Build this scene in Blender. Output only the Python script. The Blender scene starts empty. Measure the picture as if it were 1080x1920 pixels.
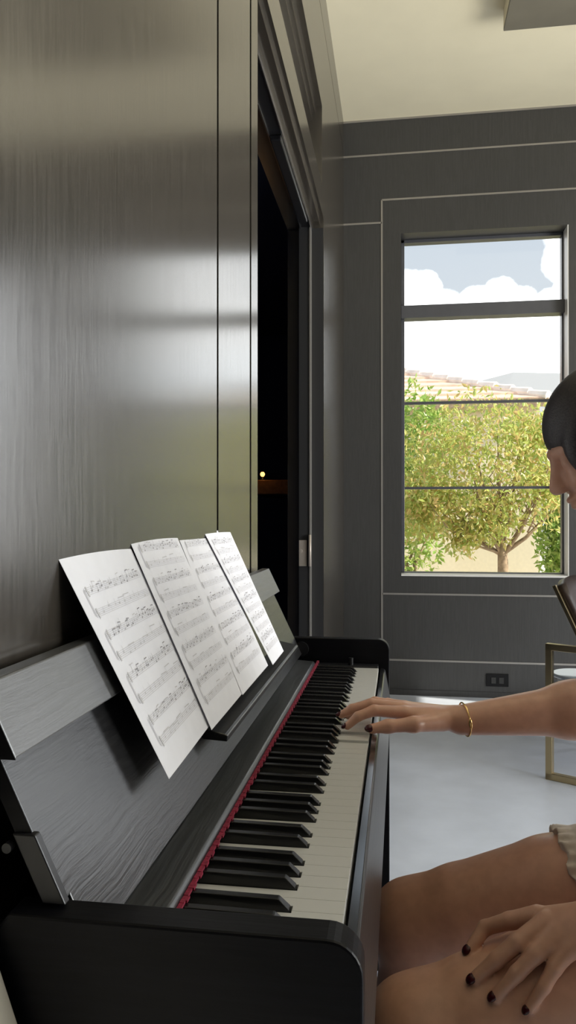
import bpy, bmesh, math, random
import numpy as np
from mathutils import Vector, Matrix

S = bpy.context.scene
COL = S.collection
random.seed(7)
rng = np.random.default_rng(11)

# ------------------------------------------------------------------ camera
YAW = math.atan(210 / 1426)
PITCH = math.atan(6 / 1426)
cd = bpy.data.cameras.new('camera')
cam = bpy.data.objects.new('camera', cd)
COL.objects.link(cam)
cam.location = (0, 0, 1.12)
cam.rotation_euler = (math.pi / 2 + PITCH, 0, YAW)
cd.sensor_fit = 'VERTICAL'
cd.sensor_height = 36.0
cd.lens = 1426 / 1920 * 36
cd.clip_start = 0.02
S.camera = cam
S.cycles.use_denoising = True
S.cycles.max_bounces = 10
S.cycles.diffuse_bounces = 5
S.cycles.sample_clamp_indirect = 6.0

# ------------------------------------------------------------------ exposure
vs = S.view_settings
vs.view_transform = 'Standard'
vs.look = 'None'
vs.gamma = 1.0
vs.use_curve_mapping = False
vs.exposure = 0.0


# ------------------------------------------------------------------ node helper
def new_mat(name):
    m = bpy.data.materials.new(name)
    m.use_nodes = True
    nt = m.node_tree
    b = nt.nodes['Principled BSDF']
    return m, nt, b


def N(nt, typ, ins=None, **kw):
    n = nt.nodes.new(typ)
    for k, v in kw.items():
        setattr(n, k, v)
    if ins:
        for k, v in ins.items():
            if isinstance(v, bpy.types.NodeSocket):
                nt.links.new(v, n.inputs[k])
            else:
                n.inputs[k].default_value = v
    return n


def ramp(nt, fac, stops):
    r = nt.nodes.new('ShaderNodeValToRGB')
    e = r.color_ramp.elements
    while len(e) < len(stops):
        e.new(0.5)
    for i, (p, c) in enumerate(stops):
        e[i].position = p
        e[i].color = (*c, 1) if len(c) == 3 else c
    nt.links.new(fac, r.inputs['Fac'])
    return r.outputs['Color']


# ------------------------------------------------------------------ world: sky with clouds
W = bpy.data.worlds.new('sky')
S.world = W
W.use_nodes = True
nt = W.node_tree
for n in list(nt.nodes):
    nt.nodes.remove(n)
tc = N(nt, 'ShaderNodeTexCoord')
sep = N(nt, 'ShaderNodeSeparateXYZ', {0: tc.outputs['Generated']})
base = ramp(nt, sep.outputs['Z'], [(0.0, (0.62, 0.62, 0.62)), (0.02, (2.9, 2.95, 3.05)), (0.22, (2.7, 2.78, 2.9)),
                                   (0.27, (0.72, 0.78, 0.87)), (0.45, (0.62, 0.71, 0.84)), (1.0, (0.40, 0.53, 0.78))])
nz = N(nt, 'ShaderNodeTexNoise', {'Vector': tc.outputs['Generated'], 'Scale': 22.0, 'Detail': 6.0, 'Roughness': 0.55})
dist = N(nt, 'ShaderNodeMixRGB', {'Fac': 1.0, 'Color1': tc.outputs['Generated'], 'Color2': nz.outputs['Color']}, blend_type='LINEAR_LIGHT')
dist.inputs['Fac'].default_value = 0.012
mask = None
# every cloud: direction of its middle, radius
CLOUDS = []


def cloud_dir(x, z):
    v = Vector((x, 1.0, z)).normalized()
    return v


for (x, z, r) in [(0.015, 0.281, 0.034), (0.036, 0.297, 0.018), (-0.02, 0.30, 0.03), (0.10, 0.262, 0.030), (0.125, 0.277, 0.024), (0.147, 0.262, 0.028),
                  (0.215, 0.325, 0.035), (0.235, 0.36, 0.05), (0.225, 0.285, 0.030), (0.19, 0.25, 0.03), (0.05, 0.25, 0.04), (0.30, 0.30, 0.09),
                  (-0.35, 0.4, 0.12), (0.6, 0.45, 0.14), (0.0, 0.75, 0.16), (-0.15, 0.27, 0.08)]:
    v = cloud_dir(x, z)
    dn = N(nt, 'ShaderNodeVectorMath', {0: dist.outputs[0], 1: v}, operation='DISTANCE')
    mr = N(nt, 'ShaderNodeMapRange', {'Value': dn.outputs['Value'], 'From Min': r * 0.8, 'From Max': r * 1.08, 'To Min': 1.0, 'To Max': 0.0})
    if mask is None:
        mask = mr.outputs[0]
    else:
        mask = N(nt, 'ShaderNodeMath', {0: mask, 1: mr.outputs[0]}, operation='MAXIMUM').outputs[0]
mix = N(nt, 'ShaderNodeMixRGB', {'Fac': mask, 'Color1': base, 'Color2': (2.9, 2.9, 2.95, 1)})
bg = N(nt, 'ShaderNodeBackground', {'Color': mix.outputs[0], 'Strength': 1.0})
wo = N(nt, 'ShaderNodeOutputWorld', {'Surface': bg.outputs[0]})

# ------------------------------------------------------------------ sun
sd = bpy.data.lights.new('sun', 'SUN')
sun = bpy.data.objects.new('sun', sd)
COL.objects.link(sun)
sd.energy = 7.5
sd.angle = math.radians(0.6)
sd.color = (1.0, 0.93, 0.8)
SUND = Vector((-0.74, 0.15, -0.65)).normalized()
sun.rotation_euler = SUND.to_track_quat('-Z', 'Y').to_euler()


# ------------------------------------------------------------------ area lamps: daylight of the unseen right window, and added fill
def area(name, loc, direction, sx, sy, power, color):
    ld = bpy.data.lights.new(name, 'AREA')
    o = bpy.data.objects.new(name, ld)
    COL.objects.link(o)
    ld.shape = 'RECTANGLE'
    ld.size = sx
    ld.size_y = sy
    ld.energy = power
    ld.color = color
    o.location = loc
    o.rotation_euler = Vector(direction).to_track_quat('-Z', 'Y').to_euler()
    return o


area('daylight_right_window', (3.44, 1.70, 1.75), (-1, 0, -0.15), 2.2, 2.3, 85, (0.90, 0.95, 1.0))
area('ceiling_fill_lamp', (3.40, 1.85, 1.2), (-0.5, 0, 0.86), 2.3, 1.6, 125, (1.0, 0.95, 0.82))  # added lamp tilted upward to brighten the ceiling
area('far_wall_fill_lamp', (2.88, 4.78, 1.81), (0, -1, 0), 0.95, 2.1, 24, (0.93, 0.96, 1.0))  # added lamp inside the unseen far window, strengthens light from that side

# ------------------------------------------------------------------ materials


def wood(name, c0, c1, rough, grain_axis, scale=1.0, bump=0.15, spec=0.5, coat=0.0, coat_rough=0.2, ior=1.5, rot=None, aniso=0.0, tangent=None, rvar=0.0):
    """dark open grained veneer: noise stretched along the grain"""
    m, nt, b = new_mat(name)
    g = N(nt, 'ShaderNodeNewGeometry')
    sc = [70 * scale] * 3
    sc['xyz'.index(grain_axis)] = 2.2 * scale
    mp = N(nt, 'ShaderNodeMapping', {'Vector': g.outputs['Position'], 'Scale': sc})
    if rot:
        mp.inputs['Rotation'].default_value = rot
    sw = N(nt, 'ShaderNodeTexNoise', {'Vector': g.outputs['Position'], 'Scale': 5.0 * scale, 'Detail': 2.0})
    ad = N(nt, 'ShaderNodeVectorMath', {0: mp.outputs[0], 1: (0, 0, 0)}, operation='ADD')
    sc2 = N(nt, 'ShaderNodeVectorMath', {0: sw.outputs['Color'], 'Scale': 1.6}, operation='SCALE')
    nt.links.new(sc2.outputs[0], ad.inputs[1])
    nz = N(nt, 'ShaderNodeTexNoise', {'Vector': ad.outputs[0], 'Scale': 1.6, 'Detail': 4.0, 'Roughness': 0.6})
    col = ramp(nt, nz.outputs['Fac'], [(0.38, c0), (0.62, c1)])
    nt.links.new(col, b.inputs['Base Color'])
    b.inputs['Roughness'].default_value = rough
    b.inputs['Specular IOR Level'].default_value = spec
    b.inputs['IOR'].default_value = ior
    b.inputs['Coat Weight'].default_value = coat
    b.inputs['Coat Roughness'].default_value = coat_rough
    if rvar:
        rr = N(nt, 'ShaderNodeMapRange', {'Value': nz.outputs['Fac'], 'From Min': 0.35, 'From Max': 0.65, 'To Min': rough - rvar, 'To Max': rough + rvar})
        nt.links.new(rr.outputs[0], b.inputs['Roughness'])
    if aniso:
        b.inputs['Anisotropic'].default_value = aniso
        tg = N(nt, 'ShaderNodeCombineXYZ', {0: tangent[0], 1: tangent[1], 2: tangent[2]})
        nt.links.new(tg.outputs[0], b.inputs['Tangent'])
    if bump:
        bp = N(nt, 'ShaderNodeBump', {'Height': nz.outputs['Fac'], 'Strength': bump, 'Distance': 0.002})
        nt.links.new(bp.outputs[0], b.inputs['Normal'])
    return m


def plain(name, col, rough=0.5, metal=0.0, spec=0.5, noise=0.0, nscale=20.0, ior=1.5):
    m, nt, b = new_mat(name)
    if noise:
        g = N(nt, 'ShaderNodeNewGeometry')
        nz = N(nt, 'ShaderNodeTexNoise', {'Vector': g.outputs['Position'], 'Scale': nscale, 'Detail': 4.0})
        lo = tuple(c * (1 - noise) for c in col)
        hi = tuple(min(1, c * (1 + noise)) for c in col)
        nt.links.new(ramp(nt, nz.outputs['Fac'], [(0.35, lo), (0.65, hi)]), b.inputs['Base Color'])
    else:
        b.inputs['Base Color'].default_value = (*col, 1)
    b.inputs['Roughness'].default_value = rough
    b.inputs['Metallic'].default_value = metal
    b.inputs['Specular IOR Level'].default_value = spec
    b.inputs['IOR'].default_value = ior
    return m


M = {}
M['wall'] = wood('dark_wall_veneer', (0.036, 0.030, 0.023), (0.050, 0.042, 0.033), 0.205, 'z', 2.2, 0.0, 0.5, ior=2.7, aniso=0.5, tangent=(0.2, 1, 0), rvar=0.014)
M['wall_far'] = wood('dark_far_wall_veneer', (0.043, 0.042, 0.042), (0.053, 0.052, 0.052), 0.42, 'z', 1.4, 0.05)
M['wall_white'] = plain('pale_plaster', (0.55, 0.52, 0.46), 0.9, noise=0.03)
M['ceiling'] = plain('cream_ceiling_paint', (0.82, 0.75, 0.56), 0.9, noise=0.02, nscale=4)
M['floor'] = plain('pale_grey_polished_floor', (0.61, 0.65, 0.75), 0.33, noise=0.06, nscale=5)
M['reveal'] = plain('pale_metal_reveal', (0.36, 0.34, 0.32), 0.4, metal=0.6)
M['groove'] = plain('shadow_gap', (0.012, 0.010, 0.008), 0.8)
M['frame'] = plain('dark_window_frame', (0.085, 0.086, 0.098), 0.35, noise=0.05)  # brightened: haze over the bars is put into the colour
M['sill'] = plain('lit_window_jamb', (0.75, 0.73, 0.71), 0.35)
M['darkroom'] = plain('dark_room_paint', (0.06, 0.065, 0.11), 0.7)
M['door'] = plain('dark_door_edge', (0.030, 0.030, 0.032), 0.4)
M['steel'] = plain('brushed_steel', (0.52, 0.46, 0.41), 0.35, metal=0.35)  # mostly non-metal, the latch plate's bright reflection is put into the colour
M['chrome'] = plain('bright_track', (0.7, 0.7, 0.72), 0.25, metal=1.0)
M['ash_y'] = wood('black_ash_along', (0.006, 0.006, 0.007), (0.016, 0.016, 0.017), 0.33, 'y', 1.6, 0.25, ior=1.75)
M['ash_x'] = wood('black_ash_across', (0.003, 0.003, 0.004), (0.005, 0.005, 0.007), 0.40, 'x', 1.6, 0.12, 0.15)  # darker copy of the ash, shade on the near ends put in
M['ash_flap'] = wood('black_ash_flap', (0.008, 0.008, 0.008), (0.024, 0.024, 0.024), 0.42, 'y', 1.6, 0.2, ior=2.5)  # lighter, shinier copy of the ash, window sheen on the flap put in
M['ash_rail'] = wood('black_ash_rail', (0.010, 0.011, 0.013), (0.028, 0.031, 0.036), 0.36, 'y', 1.6, 0.3, ior=1.9)
M['satin_black'] = plain('satin_black', (0.010, 0.010, 0.012), 0.35)
M['lip'] = plain('lacquered_lip', (0.02, 0.02, 0.022), 0.13, ior=2.6)
M['white_key'] = plain('white_key_resin', (0.57, 0.565, 0.545), 0.25)
M['black_key'] = plain('black_key_resin', (0.008, 0.008, 0.009), 0.25)
M['felt'] = plain('crimson_felt', (0.22, 0.009, 0.034), 0.95, noise=0.3, nscale=300)
M['paper'] = plain('white_paper', (0.80, 0.80, 0.85), 0.8, noise=0.02, nscale=30)
M['ink'] = plain('grey_print', (0.58, 0.57, 0.59), 0.8)
M['ink_dark'] = plain('dark_print', (0.27, 0.26, 0.28), 0.8)
M['gold'] = plain('brushed_gold', (0.48, 0.38, 0.22), 0.3, metal=1.0)
M['leather'] = plain('dark_brown_leather', (0.030, 0.018, 0.015), 0.4, noise=0.2, nscale=60)
M['cushion'] = plain('pale_blue_grey_fabric', (0.62, 0.66, 0.72), 0.7, noise=0.04, nscale=80)
M['bronze'] = plain('olive_bronze_metal', (0.16, 0.145, 0.11), 0.5, noise=0.1, nscale=3)
M['gold_jewel'] = plain('polished_gold', (0.9, 0.62, 0.25), 0.18, metal=1.0)
M['outlet'] = plain('black_plastic', (0.006, 0.006, 0.007), 0.5, spec=0.2)
M['cream_board'] = plain('cream_board', (0.72, 0.68, 0.60), 0.7, noise=0.02)
M['shelf_wood'] = plain('amber_shelf_wood', (0.55, 0.24, 0.06), 0.45, noise=0.15, nscale=30)
M['skin'] = plain('skin', (0.58, 0.32, 0.225), 0.38, noise=0.05, nscale=60)
b = M['skin'].node_tree.nodes['Principled BSDF']
b.inputs['Subsurface Weight'].default_value = 0.12
b.inputs['Subsurface Radius'].default_value = (0.010, 0.004, 0.002)
M['nail'] = plain('dark_red_nail_varnish', (0.05, 0.004, 0.008), 0.12)
M['hair'] = wood('dark_brown_hair', (0.010, 0.008, 0.010), (0.035, 0.026, 0.028), 0.42, 'x', 4.0, 0.5)
M['cream_cloth'] = plain('cream_cotton', (0.62, 0.55, 0.47), 0.9, noise=0.08, nscale=90)
M['eye'] = plain('eye_white', (0.6, 0.58, 0.55), 0.2)
# outdoors
M['stucco'] = plain('cream_stucco', (0.80, 0.70, 0.52), 0.9, noise=0.03)
M['tile'] = plain('terracotta_tile', (0.78, 0.56, 0.43), 0.75, noise=0.12, nscale=6)
M['ridge_tile'] = plain('pale_ridge_tile', (0.85, 0.76, 0.68), 0.75, noise=0.1, nscale=6)
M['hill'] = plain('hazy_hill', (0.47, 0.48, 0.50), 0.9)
M['ground'] = plain('pale_paving', (0.55, 0.50, 0.42), 0.9, noise=0.05)
M['bark'] = plain('tan_bark', (0.36, 0.26, 0.17), 0.9, noise=0.2, nscale=25)


def leaf_mat(name, cols):
    m, nt, b = new_mat(name)
    g = N(nt, 'ShaderNodeNewGeometry')
    c = ramp(nt, g.outputs['Random Per Island'], cols)
    nt.links.new(c, b.inputs['Base Color'])
    b.inputs['Roughness'].default_value = 0.35
    tr = N(nt, 'ShaderNodeBsdfTranslucent', {'Color': c})
    mx = N(nt, 'ShaderNodeMixShader', {0: 0.35, 1: b.outputs[0], 2: tr.outputs[0]})
    nt.links.new(mx.outputs[0], nt.nodes['Material Output'].inputs['Surface'])
    return m


M['leaf'] = leaf_mat('yellow_green_leaves', [(0.0, (0.375, 0.5, 0.125)), (0.35, (0.575, 0.625, 0.163)), (0.6, (0.725, 0.675, 0.225)), (0.8, (0.75, 0.525, 0.225)), (1.0, (0.425, 0.55, 0.15))])
M['leaf_green'] = leaf_mat('fresh_green_leaves', [(0.0, (0.22, 0.38, 0.07)), (0.5, (0.38, 0.52, 0.12)), (1.0, (0.52, 0.58, 0.18))])

m, nt, b = new_mat('window_glass')
tr = N(nt, 'ShaderNodeBsdfTransparent', {'Color': (0.97, 0.98, 0.97, 1)})
gl = N(nt, 'ShaderNodeBsdfGlossy', {'Color': (1, 1, 1, 1), 'Roughness': 0.02})
fr = N(nt, 'ShaderNodeFresnel', {'IOR': 1.25})
mx = N(nt, 'ShaderNodeMixShader', {0: fr.outputs[0], 1: tr.outputs[0], 2: gl.outputs[0]})
nt.links.new(mx.outputs[0], nt.nodes['Material Output'].inputs['Surface'])
M['glass'] = m

m, nt, b = new_mat('warm_lamp_glow')
b.inputs['Emission Color'].default_value = (1.0, 0.45, 0.12, 1)
b.inputs['Emission Strength'].default_value = 3.0
M['glow'] = m


# ------------------------------------------------------------------ mesh builder
class MB:
    def __init__(self):
        self.v, self.f, self.mi = [], [], []

    def add(self, verts, faces, mi=0):
        o = len(self.v)
        self.v += [tuple(map(float, p)) for p in verts]
        self.f += [tuple(i + o for i in f) for f in faces]
        self.mi += [mi] * len(faces)
        return self

    def box(self, x0, x1, y0, y1, z0, z1, mi=0):
        v = [(x, y, z) for z in (z0, z1) for y in (y0, y1) for x in (x0, x1)]
        return self.add(v, [(0, 2, 3, 1), (4, 5, 7, 6), (0, 1, 5, 4), (2, 6, 7, 3), (0, 4, 6, 2), (1, 3, 7, 5)], mi)

    def prism(self, prof, axis, a0, a1, mi=0):
        """extrude a 2D outline along axis; prof gives the two other coordinates in xyz order"""
        def pt(p, a):
            q = list(p)
            q.insert('xyz'.index(axis), a)
            return q
        n = len(prof)
        v = [pt(p, a0) for p in prof] + [pt(p, a1) for p in prof]
        f = [tuple(range(n))[::-1], tuple(range(n, 2 * n))] + [(i, (i + 1) % n, n + (i + 1) % n, n + i) for i in range(n)]
        return self.add(v, f, mi)

    def bar(self, p, q, w, h, up=(0, 0, 1), mi=0):
        p, q = Vector(p), Vector(q)
        d = (q - p).normalized()
        s = d.cross(Vector(up))
        if s.length < 1e-4:
            s = d.cross(Vector((1, 0, 0)))
        s.normalize()
        u = s.cross(d)
        v = []
        for e in (p, q):
            for a, b_ in ((-1, -1), (1, -1), (1, 1), (-1, 1)):
                v.append(e + s * (a * w / 2) + u * (b_ * h / 2))
        return self.add(v, [(0, 1, 2, 3), (7, 6, 5, 4), (0, 4, 5, 1), (1, 5, 6, 2), (2, 6, 7, 3), (3, 7, 4, 0)], mi)

    def tube(self, pts, rad, n=10, mi=0, close=False):
        pts = [Vector(p) for p in pts]
        L = len(pts)
        rs = rad if hasattr(rad, '__len__') else [rad] * L
        v, f = [], []
        ref = None
        for i, p in enumerate(pts):
            if close:
                d = (pts[(i + 1) % L] - pts[i - 1]).normalized()
            else:
                d = (pts[min(i + 1, L - 1)] - pts[max(i - 1, 0)]).normalized()
            if ref is None:
                ref = Vector((0, 0, 1)) if abs(d.z) < 0.9 else Vector((1, 0, 0))
            s = d.cross(ref).normalized()
            u = s.cross(d).normalized()
            ref = u
            for k in range(n):
                a = 2 * math.pi * k / n
                v.append(p + (s * math.cos(a) + u * math.sin(a)) * rs[i])
        for i in range(L if close else L - 1):
            j = (i + 1) % L
            for k in range(n):
                f.append((i * n + k, i * n + (k + 1) % n, j * n + (k + 1) % n, j * n + k))
        if not close:
            f.append(tuple(range(n))[::-1])
            f.append(tuple(range((L - 1) * n, L * n)))
        return self.add(v, f, mi)

    def lathe(self, cx, cy, prof, n=24, mi=0):
        v, f = [], []
        for r, z in prof:
            for k in range(n):
                a = 2 * math.pi * k / n
                v.append((cx + r * math.cos(a), cy + r * math.sin(a), z))
        for i in range(len(prof) - 1):
            for k in range(n):
                f.append((i * n + k, i * n + (k + 1) % n, (i + 1) * n + (k + 1) % n, (i + 1) * n + k))
        f.append(tuple(range(n))[::-1])
        f.append(tuple(range((len(prof) - 1) * n, len(prof) * n)))
        return self.add(v, f, mi)

    def build(self, name, mat, parent=None, bevel=0.0, seg=2, smooth=False, origin=None):
        me = bpy.data.meshes.new(name)
        o = bpy.data.objects.new(name, me)
        COL.objects.link(o)
        off = Vector((0, 0, 0))
        if parent is not None:
            o.parent = parent
            off = WORLD[parent.name]
            WORLD[o.name] = off
        elif origin is not None:
            off = Vector(origin)
            o.location = off
            WORLD[o.name] = off
        else:
            WORLD[o.name] = off
        me.from_pydata([(p[0] - off.x, p[1] - off.y, p[2] - off.z) for p in self.v], [], self.f)
        mats = mat if isinstance(mat, (list, tuple)) else [mat]
        for mm in mats:
            me.materials.append(mm)
        if len(mats) > 1:
            me.polygons.foreach_set('material_index', self.mi)
        bm = bmesh.new()
        bm.from_mesh(me)
        bmesh.ops.recalc_face_normals(bm, faces=bm.faces)
        if bevel:
            es = [e for e in bm.edges if len(e.link_faces) == 2 and e.calc_face_angle(0) > 0.5]
            bmesh.ops.bevel(bm, geom=es, offset=bevel, segments=seg, profile=0.5, affect='EDGES', clamp_overlap=True)
        for fc in bm.faces:
            fc.smooth = smooth
        bm.to_mesh(me)
        bm.free()
        me.update()
        return o


WORLD = {}


def tag(o, label=None, cat=None, group=None, kind=None):
    if label:
        o['label'] = label
    if cat:
        o['category'] = cat
    if group:
        o['group'] = group
    if kind:
        o['kind'] = kind
    return o


def thing(name, loc, label, cat, group=None):
    o = bpy.data.objects.new(name, None)
    COL.objects.link(o)
    o.location = loc
    o.empty_display_size = 0.1
    WORLD[o.name] = Vector(loc)
    return tag(o, label, cat, group)


def structure(name, mb, mat, parent=None, label=None, cat=None, bevel=0.0):
    o = mb.build(name, mat, parent, bevel)
    if parent is None:
        o['kind'] = 'structure'
        tag(o, label, cat)
    return o


# ================================================================== THE ROOM
WX = -0.352      # face of the panelled left wall
FY = 4.80        # face of the far wall
CEIL = 3.607
RX = 3.5         # right wall
BY = -3.0        # wall behind the camera

structure('floor', MB().box(WX - 0.4, RX + 0.2, BY - 0.2, FY + 0.25, -0.06, 0), M['floor'], label='pale grey polished floor of the room', cat='floor')
structure('ceiling', MB().box(WX - 0.4, RX + 0.2, BY - 0.2, FY + 0.25, CEIL, CEIL + 0.08), M['ceiling'], label='cream painted ceiling of the room', cat='ceiling')

# left wall: panels, door opening with header and transom recess
DY0, DY1 = 1.868, 3.534     # opening along the wall
WT = WX - 0.17              # back of the wall
wl = MB()
wl.box(WT, WX, BY, 1.441, 0, CEIL)
wl.box(WT, WX, 1.455, 1.768, 0, CEIL)
wl.box(WT, WX, 1.787, DY0, 0, CEIL)
wl.box(WT, WX - 0.012, 1.441, 1.455, 0, CEIL, 1)
wl.box(WT, WX - 0.012, 1.768, 1.787, 0, CEIL, 1)
wl.box(WT, WX, DY1, FY, 0, 3.405)                       # beyond the opening
wl.box(WT, WX, DY0, DY1, 2.505, 2.636)                  # header rail
wl.box(WT, WX - 0.065, DY0, 3.46, 2.636, 2.994)         # back of the recess
wl.box(WT, WX, 3.46, DY1, 2.636, 3.405)                 # right end of the recess
wl.box(WT, WX, DY0, 3.46, 2.994, 3.405)                 # above the recess
wl.box(WT, WX - 0.005, DY0, FY, 3.405, 3.411, 1)
wl.box(WT, WX, DY0, FY, 3.411, CEIL)
# step moulding round the recess
wl.box(WX - 0.065, WX - 0.03, DY0, 3.46, 2.955, 2.994)
wl.box(WX - 0.065, WX - 0.045, DY0, 3.46, 2.93, 2.955)
# recessed inner lining of the header over the track
wl.box(WT, WX - 0.018, DY0, DY1, 2.480, 2.505)
wl.box(WT, WX - 0.050, DY0, DY1, 2.462, 2.480)
wl.box(WX - 0.062, WX - 0.002, DY1 - 0.0015, DY1 + 0.001, 0, 2.462, 2)  # thin dark sheet over the far jamb, its shade put into the colour
structure('wall_left', wl, [M['wall'], M['groove'], M['door']], label='dark veneered wall on the left with fine vertical gaps', cat='wall')

# far wall: hole for the window
FX0, FX1 = 0.007, 1.012
FZ0, FZ1 = 0.741, 2.882
wf = MB()
wf.box(WX - 0.2, FX0, FY, FY + 0.2, 0, CEIL)
wf.box(FX1, 2.37, FY, FY + 0.2, 0, CEIL)
wf.box(3.39, RX + 0.2, FY, FY + 0.2, 0, CEIL)
wf.box(2.37, 3.39, FY, FY + 0.2, 0, FZ0)
wf.box(2.37, 3.39, FY, FY + 0.2, FZ1, CEIL)
wf.box(FX0, FX1, FY, FY + 0.2, 0, FZ0)
wf.box(FX0, FX1, FY, FY + 0.2, FZ1, CEIL)
structure('wall_far', wf, M['wall_far'], label='dark grey panelled far wall around the window', cat='wall')
k = 0


def strip(x0, x1, z0, z1):
    global k
    k += 1
    structure('trim_%d' % k, MB().box(x0, x1, FY - 0.004, FY + 0.01, z0, z1), M['reveal'], label='thin pale reveal strip in the far wall panelling', cat='trim')


SW = 0.0055
strip(WX, RX, 3.382 - SW, 3.382 + SW)
strip(-0.112 - SW, -0.112 + SW, 0.02, 3.097)
strip(-0.112, 1.13, 3.097 - SW, 3.097 + SW)
strip(WX, -0.112, 2.955 - SW, 2.955 + SW)
strip(-0.112, 1.13, 0.629 - SW, 0.629 + SW)
strip(-0.112, RX, 0.217 - SW, 0.217 + SW)
strip(1.13 - SW, 1.13 + SW, 0.02, 3.097)
strip(WX, RX, CEIL - 0.012, CEIL)
structure('baseboard_far', MB().box(-0.10, RX, FY - 0.006, FY, 0.0, 0.035), M['wall_far'], label='low dark baseboard under the window', cat='baseboard')

# window_1
wn = thing('window_1', (0.51, FY, FZ0), 'tall dark framed window in the far wall', 'window')
wn['kind'] = 'structure'
GY = FY + 0.15
fm = MB()
fw = 0.022
fm.box(FX0, FX0 + fw, GY - 0.03, GY + 0.03, FZ0, FZ1)
fm.box(FX1 - 0.016, FX1, GY - 0.03, GY + 0.03, FZ0, FZ1)
fm.box(FX0, FX1, GY - 0.03, GY + 0.03, FZ1 - 0.02, FZ1)
fm.box(FX0, FX1, GY - 0.03, GY + 0.03, FZ0, FZ0 + 0.018)
fm.build('window_frame', M['frame'], wn, 0.002)
MB().box(FX1 - 0.006, FX1, FY + 0.001, GY - 0.03, FZ0, FZ1).build('window_jamb', M['sill'], wn)  # pale slab on one side only, outside light put into its colour
MB().box(FX0, FX1, FY - 0.006, GY - 0.03, FZ0, FZ0 + 0.012).build('window_sill', M['sill'], wn, 0.002)
MB().box(FX0, FX1, GY - 0.07, GY + 0.03, 2.372, 2.452).build('transom_bar', M['frame'], wn, 0.003)
for z in (1.838, 1.294):
    MB().box(FX0 + fw, FX1 - fw, GY - 0.014, GY + 0.014, z - 0.008, z + 0.008).build('glazing_bar', M['frame'], wn)
for z0, z1 in ((FZ0 + 0.01, 2.38), (2.445, FZ1 - 0.01)):
    MB().box(FX0 + 0.01, FX1 - 0.01, GY - 0.003, GY + 0.003, z0, z1).build('glass_pane', M['glass'], wn)

# a second window of the same kind further right along the far wall (unseen, added to let daylight in)
wn4 = thing('window_4', (2.88, FY, FZ0), 'added unseen dark framed window in the far wall, nearer the right corner', 'window')
wn4['kind'] = 'structure'
fm = MB()
fm.box(2.37, 2.392, GY - 0.03, GY + 0.03, FZ0, FZ1).box(3.368, 3.39, GY - 0.03, GY + 0.03, FZ0, FZ1)
fm.box(2.37, 3.39, GY - 0.03, GY + 0.03, FZ1 - 0.02, FZ1).box(2.37, 3.39, GY - 0.03, GY + 0.03, FZ0, FZ0 + 0.018)
fm.build('window_frame', M['frame'], wn4, 0.002)
MB().box(2.38, 3.38, GY - 0.003, GY + 0.003, FZ0 + 0.01, FZ1 - 0.01).build('glass_pane', M['glass'], wn4)

# right wall, with two window openings (outside the frame, they let the daylight in)
wr = MB()
A0, A1, Z0, Z1 = 3.40, 4.10, 0.2, 3.14
B0, B1, Y0, Y1 = 0.68, 3.02, 0.3, 2.2
wr.box(RX, RX + 0.2, BY, B0, 0, CEIL)
wr.box(RX, RX + 0.2, B0, B1, 0, Y0)
wr.box(RX, RX + 0.2, B0, B1, Y1, CEIL)
wr.box(RX, RX + 0.2, B1, A0, 0, CEIL)
wr.box(RX, RX + 0.2, A0, A1, 0, Z0)
wr.box(RX, RX + 0.2, A0, A1, Z1, CEIL)
wr.box(RX, RX + 0.2, A1, FY, 0, CEIL)
structure('wall_right', wr, M['wall_far'], label='dark wall on the right with two windows', cat='wall')
for i, (a, b_, c_, d_) in enumerate(((A0, A1, Z0, Z1), (B0, B1, Y0, Y1))):
    w_ = thing('window_%d' % (i + 2), (RX, (a + b_) / 2, c_), 'dark framed window in the wall on the right', 'window')
    w_['kind'] = 'structure'
    f_ = MB()
    f_.box(RX + 0.05, RX + 0.10, a, a + 0.03, c_, d_).box(RX + 0.05, RX + 0.10, b_ - 0.03, b_, c_, d_)
    f_.box(RX + 0.05, RX + 0.10, a, b_, c_, c_ + 0.03).box(RX + 0.05, RX + 0.10, a, b_, d_ - 0.03, d_)
    f_.build('window_frame', M['frame'], w_)
    MB().box(RX + 0.07, RX + 0.076, a + 0.02, b_ - 0.02, c_ + 0.02, d_ - 0.02).build('glass_pane', M['glass'], w_)
structure('wall_back', MB().box(WX - 0.2, RX + 0.2, BY - 0.15, BY, 0, CEIL), M['wall_far'], label='dark wall behind the piano player', cat='wall')

# room beyond the doorway
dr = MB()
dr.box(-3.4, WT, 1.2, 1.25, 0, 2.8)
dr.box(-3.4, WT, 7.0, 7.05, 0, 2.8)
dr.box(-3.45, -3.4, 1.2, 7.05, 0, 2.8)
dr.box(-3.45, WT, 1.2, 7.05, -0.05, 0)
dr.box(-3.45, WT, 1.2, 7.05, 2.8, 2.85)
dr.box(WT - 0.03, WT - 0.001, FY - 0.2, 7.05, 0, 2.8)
structure('wall_beyond', dr, M['darkroom'], label='unlit dark room seen through the doorway', cat='wall')

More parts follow.
